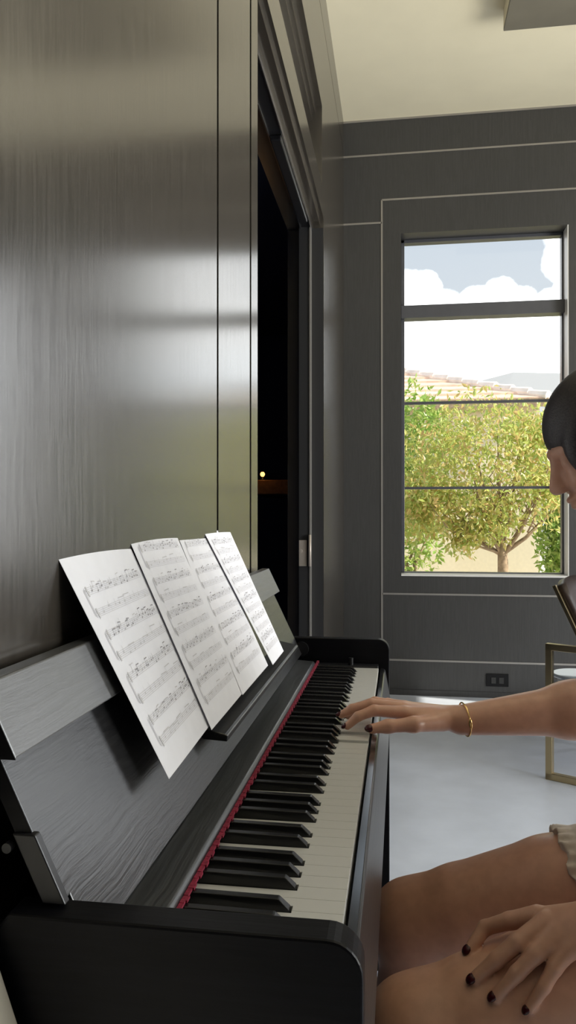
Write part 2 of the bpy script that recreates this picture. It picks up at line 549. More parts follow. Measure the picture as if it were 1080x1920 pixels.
# sliding door parked in the far jamb, with its latch
d1 = thing('door_1', (WX - 0.09, DY1 - 0.03, 0), 'dark sliding door edge in the far jamb of the doorway', 'door')
d1['kind'] = 'structure'
MB().box(WX - 0.112, WX - 0.062, DY1 - 0.05, DY1 - 0.002, 0.01, 2.46).build('door_leaf', M['door'], d1, 0.003)
MB().box(WX - 0.0615, WX - 0.0560, DY1 - 0.054, DY1 - 0.003, 0.01, 2.46).build('edge_strip', M['reveal'], d1)
MB().box(WX - 0.110, WX - 0.074, DY1 - 0.056, DY1 - 0.05, 0.885, 1.005).build('latch_plate', M['steel'], d1, 0.002)
lp = d1.children[-1]
MB().tube([(WX - 0.101, DY1 - 0.063, 0.955), (WX - 0.101, DY1 - 0.055, 0.955)], 0.008, 12).build('latch_bolt', M['steel'], lp, smooth=False)
MB().tube([(WX - 0.058, DY1 - 0.062, 0.885), (WX - 0.058, DY1 - 0.062, 1.03)], 0.007, 10).build('door_handle', M['steel'], d1, smooth=True)
# track in the soffit
tk = thing('sliding_door_track', (WX - 0.09, 2.7, 2.455), 'slim dark metal sliding door track under the doorway header', 'door track')
MB().box(WX - 0.100, WX - 0.056, DY0, DY1, 2.452, 2.4615).build('track_channel', M['satin_black'], tk)
MB().box(WX - 0.105, WX - 0.100, DY0, DY1, 2.446, 2.4615).build('track_flange', M['chrome'], tk)
MB().box(WX - 0.056, WX - 0.052, DY0, DY1, 2.448, 2.4615).build('track_flange', M['chrome'], tk)
MB().box(WX - 0.098, WX - 0.058, 3.38, 2.62, 2.432, 2.452).build('trolley', M['satin_black'], tk, 0.004)

# ================================================================== OUTDOORS
structure('ground_outside', MB().box(-30, 40, FY + 0.26, 70, -0.5, -0.4), M['ground'], label='pale paved ground outside the window', cat='ground')
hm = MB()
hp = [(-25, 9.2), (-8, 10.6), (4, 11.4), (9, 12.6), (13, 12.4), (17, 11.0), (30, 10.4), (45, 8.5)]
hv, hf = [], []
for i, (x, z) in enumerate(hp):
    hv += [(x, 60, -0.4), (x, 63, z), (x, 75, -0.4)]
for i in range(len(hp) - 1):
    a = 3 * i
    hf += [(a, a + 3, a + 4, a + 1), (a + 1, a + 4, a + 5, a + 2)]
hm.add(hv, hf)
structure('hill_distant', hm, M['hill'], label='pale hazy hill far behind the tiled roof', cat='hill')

# neighbouring house
HX, HY, HZ, SL = 2.42, 13.0, 3.03, 0.39
house = thing('neighbour_house', (0.0, HY + 2, -0.4), 'cream stucco house with terracotta tiled hip roof outside the window', 'house')
MB().box(-6, HX - 0.08, HY + 0.35, HY + 6.0, -0.4, HZ - 0.02).build('house_wall', M['stucco'], house)
rf = MB()
ncr = 9
step = 3.2 / ncr
for i in range(ncr):
    t0, t1 = i * step, (i + 1) * step + 0.05
    z0, z1 = HZ + 0.045 + t0 * SL, HZ + t1 * SL
    xa0, xa1 = HX - t0, HX - t1
    y0, y1 = HY + t0, HY + t1
    # front course: a sloping slab with a thick lower lip
    rf.add([(-6, y0, z0 - 0.055), (xa0, y0, z0 - 0.055), (xa0, y0, z0), (-6, y0, z0), (-6, y1, z1 + 0.0), (xa1, y1, z1 + 0.0)],
           [(0, 1, 2, 3), (3, 2, 5, 4)])
    # course on the right hand slope of the hip
    rf.add([(xa0, y0, z0 - 0.055), (xa0, HY + 6, z0 - 0.055), (xa0, HY + 6, z0), (xa0, y0, z0), (xa1, HY + 6, z1), (xa1, y1, z1)],
           [(0, 1, 2, 3), (3, 2, 4, 5)])
rf.add([(-6, HY, HZ - 0.02), (HX, HY, HZ - 0.02), (HX, HY + 6, HZ - 0.02), (-6, HY + 6, HZ - 0.02)], [(0, 1, 2, 3)])
rf.build('roof', M['tile'], house)
MB().box(-6, HX, HY - 0.03, HY, HZ - 0.12, HZ + 0.02).build('fascia', M['bark'], house)
nr = 12
for i in range(nr):
    t0, t1 = i * 3.0 / nr, (i + 1) * 3.0 / nr + 0.04
    p = Vector((HX - t0, HY + t0, HZ + 0.06 + t0 * SL))
    q = Vector((HX - t1, HY + t1, HZ + 0.03 + t1 * SL))
    MB().tube([p, q], [0.085, 0.07], 8).build('ridge_tile', M['ridge_tile'], house, smooth=False)


# trees and shrubs
def leaf_cloud(n, sampler, size, droop=0.5):
    vs, fs = [], []
    for i in range(n):
        p = sampler()
        d = rng.normal(size=3)
        d[2] -= droop
        d /= np.linalg.norm(d)
        s = np.cross(d, rng.normal(size=3))
        s /= np.linalg.norm(s)
        L = size * rng.uniform(0.6, 1.3)
        w = L * 0.2
        o = len(vs)
        nrm = np.cross(d, s) * L * 0.08
        vs += [p, p + d * L * 0.5 + s * w + nrm, p + d * L, p + d * L * 0.5 - s * w + nrm]
        fs.append((o, o + 1, o + 2, o + 3))
    return vs, fs


def ell(c, r, shell=0.55):
    c, r = np.array(c), np.array(r)

    def f():
        while True:
            d = rng.normal(size=3)
            d /= np.linalg.norm(d)
            t = shell + (1 - shell) * rng.uniform() ** 0.7
            p = c + d * r * t
            # ragged underside and lumpy outline
            lump = 1 + 0.10 * math.sin(5 * d[0] + 2 * d[2]) + 0.08 * math.sin(9 * d[2] + 4 * d[0])
            return c + (p - c) * lump
    return f


tree = thing('garden_tree', (1.21, 9.5, -0.4), 'round yellow green garden tree with bare forked trunk outside the window', 'tree')
tb = MB()
TX, TY = 1.23, 9.5
tb.tube([(TX + 0.03, TY, -0.4), (TX + 0.01, TY, 0.3), (TX, TY, 0.62), (TX - 0.02, TY, 0.78)], [0.085, 0.07, 0.06, 0.055], 10)
tips = [((1.86, 9.6, 1.20), 0.030), ((1.62, 9.3, 1.35), 0.026), ((1.40, 9.7, 1.5), 0.026), ((1.18, 9.45, 1.6), 0.034), ((0.92, 9.3, 1.35), 0.022),
        ((0.70, 9.5, 1.12), 0.022), ((0.42, 9.4, 1.22), 0.018), ((1.75, 9.9, 1.5), 0.02), ((1.0, 9.9, 1.7), 0.024), ((0.55, 9.2, 0.98), 0.016)]
for (t, r) in tips:
    s_ = Vector((TX - 0.01, TY, 0.66 + random.uniform(-0.06, 0.08)))
    e_ = Vector(t)
    mid = s_.lerp(e_, 0.45) + Vector((0, 0, -0.05))
    tb.tube([s_, mid, e_, e_ + (e_ - mid) * 0.6 + Vector((0, 0, 0.15))], [r * 1.1, r * 0.8, r * 0.5, r * 0.2], 7)
    for j in range(5):
        a_ = s_.lerp(e_, random.uniform(0.4, 0.95))
        b_ = a_ + Vector((random.uniform(-0.3, 0.3), random.uniform(-0.25, 0.25), random.uniform(0.15, 0.45)))
        tb.tube([a_, a_.lerp(b_, 0.5) + Vector((0, 0, -0.03)), b_], [r * 0.4, r * 0.3, r * 0.12], 5)
tb.build('trunk', M['bark'], tree, smooth=True)
vs_, fs_ = [], []
for (n, c, r, sh) in [(6500, (1.02, 9.5, 1.72), (1.25, 1.0, 0.86), 0.40), (2200, (0.28, 9.45, 1.25), (0.55, 0.6, 0.5), 0.15), (900, (1.7, 9.6, 2.1), (0.5, 0.5, 0.35), 0.15), (700, (1.0, 9.3, 1.0), (0.45, 0.4, 0.26), 0.0),
                      (700, (1.75, 9.5, 1.45), (0.4, 0.5, 0.32), 0.1), (350, (0.75, 9.3, 0.82), (0.22, 0.3, 0.22), 0.0)]:
    v_, f_ = leaf_cloud(n, ell(c, r, sh), 0.085, 0.7)
    o = len(vs_)
    vs_ += v_
    fs_ += [tuple(i + o for i in f) for f in f_]
MB().add(vs_, fs_).build('foliage', M['leaf'], tree)


def shrub(name, base, parts, label, n, group):
    o = thing(name, base, label, 'shrub', group)
    vv, ff = [], []
    for (c, r) in parts:
        v_, f_ = leaf_cloud(n, ell(c, r, 0.3), 0.12, 0.2)
        q = len(vv)
        vv += v_
        ff += [tuple(i + q for i in f) for f in f_]
    MB().add(vv, ff).build('foliage', M['leaf_green'], o)
    st = MB()
    for j in range(4):
        a_ = Vector(base) + Vector((random.uniform(-0.12, 0.12), random.uniform(-0.1, 0.1), 0))
        st.tube([a_, a_ + Vector((random.uniform(-0.2, 0.2), 0, 0.8)), a_ + Vector((random.uniform(-0.3, 0.3), 0, 1.5))], [0.03, 0.022, 0.01], 6)
    st.build('stem', M['bark'], o, smooth=True)


shrub('tall_shrub', (0.15, 11.4, -0.4), [((0.10, 11.4, 0.9), (0.62, 0.5, 1.25)), ((0.25, 11.4, 2.3), (0.6, 0.5, 0.75)), ((-0.3, 11.4, 1.6), (0.6, 0.5, 1.2))],
      'tall green shrub rising behind the tree at the window\'s left side', 1300, None)
shrub('leafy_shrub', (2.35, 11.2, -0.4), [((2.42, 11.2, 0.5), (0.42, 0.4, 1.0)), ((2.55, 11.2, 1.3), (0.5, 0.45, 0.9)), ((2.2, 11.15, 0.75), (0.28, 0.3, 0.7))],
      'leafy green shrub beside the right end of the cream house wall', 1000, None)

# ================================================================== THE PIANO
PY0, PY1 = 0.541, 1.895
KEYZ = 0.754
KY0 = 0.604
bh = 0.0115
piano = thing('digital_piano', (-0.18, (PY0 + PY1) / 2, 0), 'slim black wood grain piano with opened lid holding sheet music', 'piano')


def cheek(y0, y1):
    # outline in (x, z): rounded top front corner
    cz, fx = 0.817, -0.026
    r = 0.026
    pr = [(-0.345, 0.0), (-0.02 - 0.05, 0.0), (fx, 0.03)]
    for i in range(9):
        a = math.pi / 2 * i / 8
        pr.append((fx - r + r * math.cos(a), cz - r + r * math.sin(a)))
    pr += [(-0.295, cz), (-0.310, cz - 0.02), (-0.345, cz - 0.02)]
    return MB().prism(pr, 'y', y0, y1)


cheek(PY0, 0.571).build('side_panel', M['ash_x'], piano, 0.0022, 2)
cheek(1.866, PY1).build('side_panel', M['ash_x'], piano, 0.0022, 2)
MB().box(-0.345, -0.03, 0.571, 1.866, 0.655, 0.700).build('key_bed', M['satin_black'], piano)
MB().box(-0.347, -0.333, 0.571, 1.866, 0.12, 0.655).build('back_panel', M['satin_black'], piano)
MB().box(-0.347, -0.25, 0.571, 1.866, 0.700, 0.755).build('inner_case', M['satin_black'], piano)
MB().box(-0.33, -0.24, 0.571, 1.866, 0.03, 0.11).build('pedal_board', M['ash_y'], piano, 0.003)
for y in (1.14, 1.22, 1.30):
    MB().prism([(-0.24, 0.055), (-0.16, 0.050), (-0.145, 0.056), (-0.16, 0.064), (-0.24, 0.067)], 'y', y - 0.014, y + 0.014).build('pedal', M['gold'], piano, 0.002)
# key slip: lacquered top strip and wood grain face
MB().prism([(-0.047, 0.70), (-0.0385, 0.70), (-0.0385, 0.7466), (-0.0390, 0.7470), (-0.047, 0.7477)], 'y', 0.571, 1.866).build('slip_strip', M['lip'], piano)
MB().prism([(-0.0385, 0.66), (-0.0235, 0.66), (-0.0225, 0.668), (-0.0355, 0.7440), (-0.0385, 0.7464)], 'y', 0.571, 1.866).build('key_slip', M['ash_y'], piano, 0.0012)
# end blocks beside the keys
MB().box(-0.205, -0.052, 0.571, KY0 - 0.001, 0.70, 0.758).build('key_block', M['satin_black'], piano, 0.002)
MB().box(-0.205, -0.052, KY0 + 52 * 0.0236 + 0.001, 1.866, 0.70, 0.758).build('key_block', M['satin_black'], piano, 0.002)
# fallboard rail behind the keys with rounded edge, and its felt
MB().prism([(-0.260, 0.757), (-0.2025, 0.757), (-0.199, 0.7605), (-0.199, 0.7705), (-0.2025, 0.7745), (-0.238, 0.777), (-0.260, 0.777)], 'y', 0.571, 1.79).build('key_rail', M['ash_rail'], piano, 0.0015, 3)
fe = MB()
ny = 260
for i in range(ny):
    y0 = KY0 + i * (52 * 0.0236) / ny
    y1 = y0 + (52 * 0.0236) / ny
    x = -0.1935 + 0.0012 * (1 if i % 5 in (0, 1) else -0.4)
    fe.box(-0.1985, x, y0, y1, KEYZ + bh + 0.0004, KEYZ + bh + 0.0028 + 0.0003 * math.sin(i * 1.9))
fe.build('felt_strip', M['felt'], piano)

# keys
KW = 0.0236
KX0, KX1 = -0.051, -0.201      # front edge, back under the rail
BXT = -0.101                   # front of the black keys
BW = 0.0110
pattern = 'ABCDEFG'
blacks = {}                    # boundary index between white i and i+1 -> centre y
for i in range(51):
    a, b_ = pattern[i % 7], pattern[(i + 1) % 7]
    off = {('A', 'B'): 0.0025, ('C', 'D'): -0.0022, ('D', 'E'): 0.0022, ('F', 'G'): -0.0030, ('G', 'A'): 0.0}.get((a, b_))
    if off is not None:
        blacks[i] = KY0 + (i + 1) * KW + off
gap = 0.00018
for i in range(52):
    y0, y1 = KY0 + i * KW + gap, KY0 + (i + 1) * KW - gap
    yb0 = blacks[i - 1] + BW / 2 + 0.0008 if (i - 1) in blacks else y0
    yb1 = blacks[i] - BW / 2 - 0.0008 if i in blacks else y1
    dz = -0.004 if i in (26, 28) else 0.0
    out = [(KX0, y0), (KX0, y1), (BXT + 0.0015, y1)]
    if yb1 < y1 - 1e-5:
        out += [(BXT + 0.0015, yb1)]
    out += [(KX1, yb1), (KX1, yb0)]
    if yb0 > y0 + 1e-5:
        out += [(BXT + 0.0015, yb0)]
    out += [(BXT + 0.0015, y0)]
    seen, o2 = set(), []
    for p in out:
        if p not in seen:
            o2.append(p)
            seen.add(p)
    MB().prism(o2, 'z', KEYZ - 0.022 + dz, KEYZ + dz).build('white_key', M['white_key'], piano, 0.0003, 1)
bh = 0.0115
for i, yc in blacks.items():
    w0, w1 = BW / 2, BW / 2 - 0.0012
    x0b, x0t, x1 = BXT, BXT - 0.0105, KX1
    z0, z1 = KEYZ - 0.008, KEYZ + bh
    v = [(x0b, yc - w0, z0), (x0b, yc + w0, z0), (x1, yc + w0, z0), (x1, yc - w0, z0),
         (x0b - 0.0005, yc - w0, KEYZ + 0.0015), (x0b - 0.0005, yc + w0, KEYZ + 0.0015),
         (x0t, yc - w1, z1 - 0.0008), (x0t, yc + w1, z1 - 0.0008), (x1, yc + w1, z1), (x1, yc - w1, z1)]
    f = [(0, 3, 2, 1), (0, 1, 5, 4), (4, 5, 7, 6), (6, 7, 8, 9), (2, 3, 9, 8), (0, 4, 6, 9, 3), (1, 2, 8, 7, 5)]
    MB().add(v, f).build('black_key', M['black_key'], piano, 0.0010, 2)

# lid folded up as a music rest
SLP = 0.48
NL = math.sqrt(1 + SLP * SLP)


def px_(z, off=0.0):
    return -0.25 - (z - 0.80) * SLP + off * NL


LY0, LY1 = 0.553, 1.862


def slab(z0, z1, o0, o1, y0, y1):
    return MB().prism([(px_(z0, o0), z0), (px_(z0, o1), z0), (px_(z1, o1), z1), (px_(z1, o0), z1)], 'y', y0, y1)


lidm = MB()
lo_ = [(0.5735, 0.778), (LY1, 0.778), (LY1, 0.972), (0.560, 0.972), (0.560, 0.819), (0.5735, 0.819)]
nl_ = len(lo_)
lidm.add([(px_(z, 0.0), y, z) for y, z in lo_] + [(px_(z, -0.012), y, z) for y, z in lo_],
         [tuple(range(nl_)), tuple(range(nl_, 2 * nl_))[::-1]] + [(q, (q + 1) % nl_, nl_ + (q + 1) % nl_, nl_ + q) for q in range(nl_)])
lid = lidm.build('lid_panel', M['ash_y'], piano, 0.0012)
top = slab(0.931, 0.988, 0.0003, 0.0165, LY0, LY1).build('lid_flap', M['ash_flap'], piano, 0.0016)
led = MB().prism([(px_(0.822, 0.0003), 0.822), (px_(0.820, 0.030), 0.820), (px_(0.828, 0.034), 0.828), (px_(0.8275, 0.030), 0.830), (px_(0.838, 0.0003), 0.838)], 'y', 0.985, 1.69)
led.build('music_ledge', M['ash_y'], piano, 0.0015)
slab(0.819, 0.9705, -0.0125, 0.0003, 0.5590, 0.5600).build('lid_edge_shade', M['ash_x'], piano)  # thin dark cap, shade on the lid's near end put into the colour
slab(0.9305, 0.9885, 0.0, 0.0165, LY0 - 0.001, LY0).build('flap_edge_shade', M['ash_x'], piano)  # same dark cap for the shaded near end of the flap
for y0, y1 in ((0.5555, 0.5640),):
    slab(0.8195, 0.872, -0.0132, 0.004, y0, y1).build('lid_bracket', M['satin_black'], piano, 0.0012)
    br = piano.children[-1]
    zz = 0.862
    MB().tube([(px_(zz, -0.016) - 0.004, y0 - 0.004, zz), (px_(zz, -0.016) - 0.004, y0 + 0.002, zz)], 0.0040, 12).build('screw', M['satin_black'], br)
MB().tube([(px_(0.79, 0.004), 1.858, 0.79), (px_(0.79, 0.004), 1.866, 0.79)], 0.018, 20).build('lid_hinge', M['satin_black'], piano)
MB().tube([(-0.118, 1.846, 0.758), (-0.118, 1.846, 0.775)], 0.006, 12).build('volume_knob', M['outlet'], piano)


# ------------------------------------------------------------------ sheet music
def sheet(corners, label, nsys, seed, bulge, top_margin, curl=0.0, dense=1.0):
    """corners: top left, top right, bottom right, bottom left"""
    r = random.Random(seed)
    tl, tr_, br_, bl = [Vector(c) for c in corners]
    nrm = (tr_ - tl).cross(bl - tl).normalized()
    if nrm.x < 0:
        nrm = -nrm

    def P(u, v, lift=0.0):
        p = tl.lerp(tr_, u).lerp(bl.lerp(br_, u), v)
        return p + nrm * (bulge * 4 * u * (1 - u) * (0.4 + 0.6 * (1 - v)) + curl * u ** 4 + lift)
    mb = MB()
    n, m_ = 14, 12
    for lift, flip in ((0.0, False), (-0.0003, True)):
        v = [P(i / n, j / m_, lift) for j in range(m_ + 1) for i in range(n + 1)]
        f = []
        for j in range(m_):
            for i in range(n):
                a = j * (n + 1) + i
                f.append((a, a + 1, a + n + 2, a + n + 1))
        mb.add(v, f, 0)

    def quad(u0, v0, u1, v1, w, mi):
        d = Vector((u1 - u0, (v1 - v0) * 1.3))
        d.normalize()
        nx, ny_ = -d.y * w, d.x * w / 1.3
        pts = [(u0 - nx, v0 - ny_), (u1 - nx, v1 - ny_), (u1 + nx, v1 + ny_), (u0 + nx, v0 + ny_)]
        mb.add([P(a, b2, 0.0005) for a, b2 in pts], [(0, 1, 2, 3)], mi)
    u0, u1 = 0.10, 0.93
    sp = (0.95 - top_margin) / nsys
    for s in range(nsys):
        v0 = top_margin + s * sp
        lh = 0.0075
        gap_ = sp * 0.50
        for st in range(2):
            vv = v0 + st * gap_
            for l in range(5):
                for q in range(6):
                    a, b2 = u0 + (u1 - u0) * q / 6, u0 + (u1 - u0) * (q + 1) / 6
                    quad(a, vv + l * lh, b2, vv + l * lh, 0.0011, 1)
            # clef
            quad(u0 + 0.025, vv - 0.006, u0 + 0.028, vv + 4 * lh + 0.008, 0.007, 1)
            quad(u0 + 0.015, vv + 0.010, u0 + 0.042, vv + 0.022, 0.005, 1)
            nn = int((22 if st == 0 else 9) * dense)
            u = u0 + 0.07
            for q in range(nn):
                u = u0 + 0.07 + (u1 - u0 - 0.09) * (q + r.uniform(0.1, 0.5)) / nn
                nv = vv + r.uniform(0.1, 1.0) * 4 * lh
                mi = 2 if (st == 0 and r.random() < 0.65) else 1
                quad(u, nv, u + 0.012, nv - 0.002, 0.0042, mi)
                hgt = r.uniform(0.02, 0.032)
                quad(u + 0.012, nv, u + 0.012, nv - hgt, 0.0012, mi)
                if r.random() < 0.45 and q < nn - 1:
                    quad(u + 0.012, nv - hgt, u + 0.012 + (u1 - u0) / nn, nv - hgt + r.uniform(-0.004, 0.004), 0.0026, mi)
            for q in range(5):
                ub = u0 + (u1 - u0) * q / 4
                quad(ub, vv, ub, vv + 4 * lh, 0.0012, 1)
        quad(u0, v0, u0, v0 + gap_ + 4 * lh, 0.0018, 1)
        quad(u0 - 0.012, v0 + 0.004, u0 - 0.012, v0 + gap_ + 4 * lh - 0.004, 0.0022, 1)
    o = mb.build('sheet_music', [M['paper'], M['ink'], M['ink_dark']], None, 0, smooth=False, origin=(bl + br_) / 2)
    tag(o, label, 'sheet music', 'sheets of music leaning on the piano lid')
    return o


sheet([(-0.3595, 0.748, 1.0893), (-0.3625, 0.9640, 1.0975), (-0.2440, 0.9800, 0.8490), (-0.2405, 0.7745, 0.8424)],
      'sheet music page nearest the camera, hanging past the ledge end with a wide blank top', 4, 3, 0.001, 0.20, 0.0)
sheet([(-0.3588, 0.9661, 1.0960), (-0.3570, 1.1790, 1.0942), (-0.2400, 1.1610, 0.8462), (-0.2385, 0.9493, 0.8452)],
      'second sheet music page from the near end, its left edge over the blank-topped page', 5, 8, 0.001, 0.07)
sheet([(-0.3585, 1.1915, 1.0930), (-0.3585, 1.4000, 1.0908), (-0.2400, 1.3780, 0.8440), (-0.2383, 1.1416, 0.8449)],
      'third sheet music page, between a dark gap and the farthest page', 5, 15, 0.0, 0.07)
sheet([(-0.3545, 1.3505, 1.0908), (-0.3540, 1.5602, 1.0887), (-0.2350, 1.5348, 0.8428), (-0.2345, 1.3989, 0.8410)],
      'farthest sheet music page, beside the bare end of the piano lid', 6, 21, 0.0005, 0.07)

# ================================================================== FURNITURE AND FITTINGS
# armchair with gold frame, turned a little
AO = Vector((0.628, 3.36, 0.0))
U = Vector((0.86, -0.50, 0)).normalized()
V = Vector((0.50, 0.86, 0)).normalized()


def AP(u, v, z):
    return AO + U * u + V * v + Vector((0, 0, z))


arm = thing('armchair', tuple(AO + U * 0.3 + V * 0.25), 'gold framed armchair with dark leather back, behind the player\'s outstretched arm', 'armchair')
tw = 0.028
for v in (0.0, 0.56):
    fr_ = MB()
    h_ = 0.575
    fr_.bar(AP(0, v, 0.0), AP(0, v, h_), tw, tw, U)
    fr_.bar(AP(0.62, v, 0.0), AP(0.62, v, h_), tw, tw, U)
    fr_.bar(AP(-tw / 2, v, h_ - tw / 2 + 0.001), AP(0.62 + tw / 2, v, h_ - tw / 2 + 0.001), tw, tw)
    fr_.bar(AP(-tw / 2, v, tw / 2 + 0.001), AP(0.62 + tw / 2, v, tw / 2 + 0.001), tw, tw)
    fr_.build('side_frame', M['gold'], arm, 0.002)
    b2 = MB()
    b2.bar(AP(0.01, v + (0.03 if v == 0 else -0.03), 0.82), AP(0.215, v + (0.03 if v == 0 else -0.03), 0.40), 0.016, 0.016, U)
    b2.build('back_rail', M['gold'], arm, 0.002)
bk = MB()
bv, bf = [], []
nb = 10
for j in range(9):
    t = j / 8
    for i in range(nb + 1):
        q = i / nb
        u_ = 0.215 * (1 - t) + 0.015 * t + 0.02 - 0.05 * math.sin(math.pi * q)
        z_ = 0.40 + t * (0.42 + 0.02 * math.sin(math.pi * q))
        bv.append(AP(u_, 0.045 + 0.47 * q, z_))
for j in range(8):
    for i in range(nb):
        a = j * (nb + 1) + i
        bf.append((a, a + 1, a + nb + 2, a + nb + 1))
bk.add(bv, bf)
bo = bk.build('backrest', M['leather'], arm, smooth=True)
sm_ = bo.modifiers.new('thick', 'SOLIDIFY')
sm_.thickness = 0.035
sm_.offset = 0
st_ = MB()
pts = [AP(0.09, 0.05, 0), AP(0.60, 0.05, 0), AP(0.60, 0.51, 0), AP(0.09, 0.51, 0)]
st_.prism([(p.x, p.y) for p in pts], 'z', 0.37, 0.475)
st_.build('seat_cushion', M['cushion'], arm, 0.03, 4, smooth=True)
MB().prism([(p.x, p.y) for p in [AP(0.06, 0.0, 0), AP(0.61, 0.0, 0), AP(0.61, 0.56, 0), AP(0.06, 0.56, 0)]], 'z', 0.335, 0.369).build('seat_base', M['leather'], arm, 0.004)

# low round table behind the armchair
rt = thing('round_table', (0.905, 4.06, 0), 'low round pale drum table on the floor behind the gold armchair', 'side table')
MB().lathe(0.905, 4.06, [(0.128, 0.295), (0.132, 0.300), (0.132, 0.308), (0.128, 0.313)], 40).build('table_top', plain('pale_blue_lacquer', (0.34, 0.38, 0.43), 0.4), rt, smooth=False)
MB().lathe(0.905, 4.06, [(0.085, 0.0), (0.09, 0.01), (0.075, 0.15), (0.11, 0.295)], 32).build('pedestal', M['sill'], rt, smooth=True)

# ceiling fitting
cf = thing('ceiling_light', (1.0, 3.35, CEIL), 'square dark bronze light fitting under the cream ceiling', 'ceiling light')
MB().box(0.505, 1.55, 2.80, 3.845, 3.50, 3.515).build('fitting_base', M['bronze'], cf, 0.002)
sh = MB()
sh.box(0.505, 0.512, 2.80, 3.845, 3.515, CEIL - 0.001).box(1.543, 1.55, 2.80, 3.845, 3.515, CEIL - 0.001)
sh.box(0.512, 1.543, 2.80, 2.807, 3.515, CEIL - 0.001).box(0.512, 1.543, 3.838, 3.845, 3.515, CEIL - 0.001)
sh.build('fitting_side', M['ceiling'], cf)  # cream instead of bronze: light falling on the sides put into the colour

# outlet
ot = thing('power_outlet', (0.588, FY - 0.004, 0.11), 'small black double power outlet low on the wall under the window', 'power outlet')
MB().box(0.522, 0.655, FY - 0.010, FY - 0.0005, 0.072, 0.148).build('face_plate', M['outlet'], ot, 0.002)
for x in (0.565, 0.612):
    MB().box(x - 0.014, x + 0.014, FY - 0.013, FY - 0.010, 0.090, 0.128).build('socket', plain('socket_plastic', (0.02, 0.02, 0.02), 0.5), ot, 0.002)

# cream board leaning on the wall at the near end of the piano
cb = MB()
cb.prism([(-0.328, 0.872), (-0.350, 0.872), (-0.037, 0.003), (-0.015, 0.003)], 'y', 0.10, 0.533)
o = cb.build('leaning_board', M['cream_board'], None, 0.003, 2, origin=(-0.2, 0.3, 0))
tag(o, 'cream board leaning on the wall by the near end of the piano', 'board')

# shelf in the dark room beyond the doorway, with a small glowing lamp
sf = MB().box(-1.22, -0.78, 5.30, 5.50, 1.27, 1.37)
o = sf.build('wall_shelf', M['shelf_wood'], None, 0.004, origin=(-1.0, 5.4, 1.27))
tag(o, 'amber wooden shelf in the dark room beyond the doorway', 'shelf')
sp_ = MB().box(-1.20, -0.8, 5.501, 6.999, 1.28, 1.36).build('shelf_support', M['darkroom'], o)
lm = thing('small_lamp', (-0.97, 5.34, 1.37), 'tiny glowing orange lamp on the shelf beyond the doorway', 'lamp')
MB().lathe(-0.97, 5.34, [(0.025, 1.3705), (0.025, 1.376), (0.006, 1.38), (0.006, 1.395)], 14).build('base', M['satin_black'], lm, smooth=True)
MB().lathe(-0.97, 5.34, [(0.008, 1.395), (0.016, 1.405), (0.017, 1.416), (0.009, 1.428)], 14).build('bulb', M['glow'], lm, smooth=True)
pl = bpy.data.lights.new('small_lamp_light', 'POINT')
po = bpy.data.objects.new('small_lamp_light', pl)
COL.objects.link(po)
pl.energy = 0.05
pl.color = (1.0, 0.5, 0.15)
pl.shadow_soft_size = 0.02
po.location = (-0.97, 5.26, 1.45)


# ================================================================== THE PLAYER
class Field:
    """smooth union of tapered limbs and ellipsoids, meshed as one closed surface"""

    def __init__(self):
        self.p = []

    def cap(self, a, b, ra, rb, k=0.02):
        self.p.append(('c', np.array(a, float), np.array(b, float), ra, rb, k))
        return self

    def chain(self, pts, rs, k=0.004):
        for i in range(len(pts) - 1):
            self.cap(pts[i], pts[i + 1], rs[i], rs[i + 1], k)
        return self

    def ell(self, c, r, k=0.02, R=None, sub=False):
        self.p.append(('s' if sub else 'e', np.array(c, float), np.eye(3) if R is None else np.array(R, float), np.array(r, float), 0, k))
        return self

    @staticmethod
    def one(pr, P):
        if pr[0] == 'c':
            _, a, b, ra, rb, _k = pr
            ab = b - a
            L2 = ab @ ab
            t = np.clip(((P - a) @ ab) / max(L2, 1e-12), 0, 1)
            d = P - a - t[:, None] * ab
            return np.sqrt(np.einsum('ij,ij->i', d, d)) - (ra + (rb - ra) * t)
        _, c, R, r, _z, _k = pr
        q = (P - c) @ R.T
        k0 = np.sqrt(((q / r) ** 2).sum(1))
        k1 = np.sqrt(((q / (r * r)) ** 2).sum(1))
        return np.where(k0 < 1e-6, -r.min(), k0 * (k0 - 1) / np.maximum(k1, 1e-9))

    def ev(self, P, idx=None):
        d = np.full(len(P), 1.0)
        for i in (range(len(self.p)) if idx is None else idx):
            pr = self.p[i]
            e = self.one(pr, P)
            k = pr[5]
            if pr[0] == 's':
                h = np.clip(0.5 - 0.5 * (d + e) / k, 0, 1)
                d = d + (-e - d) * h + k * h * (1 - h)
            else:
                h = np.clip(0.5 + 0.5 * (e - d) / k, 0, 1)
                d = e + (d - e) * h - k * h * (1 - h)
        return d


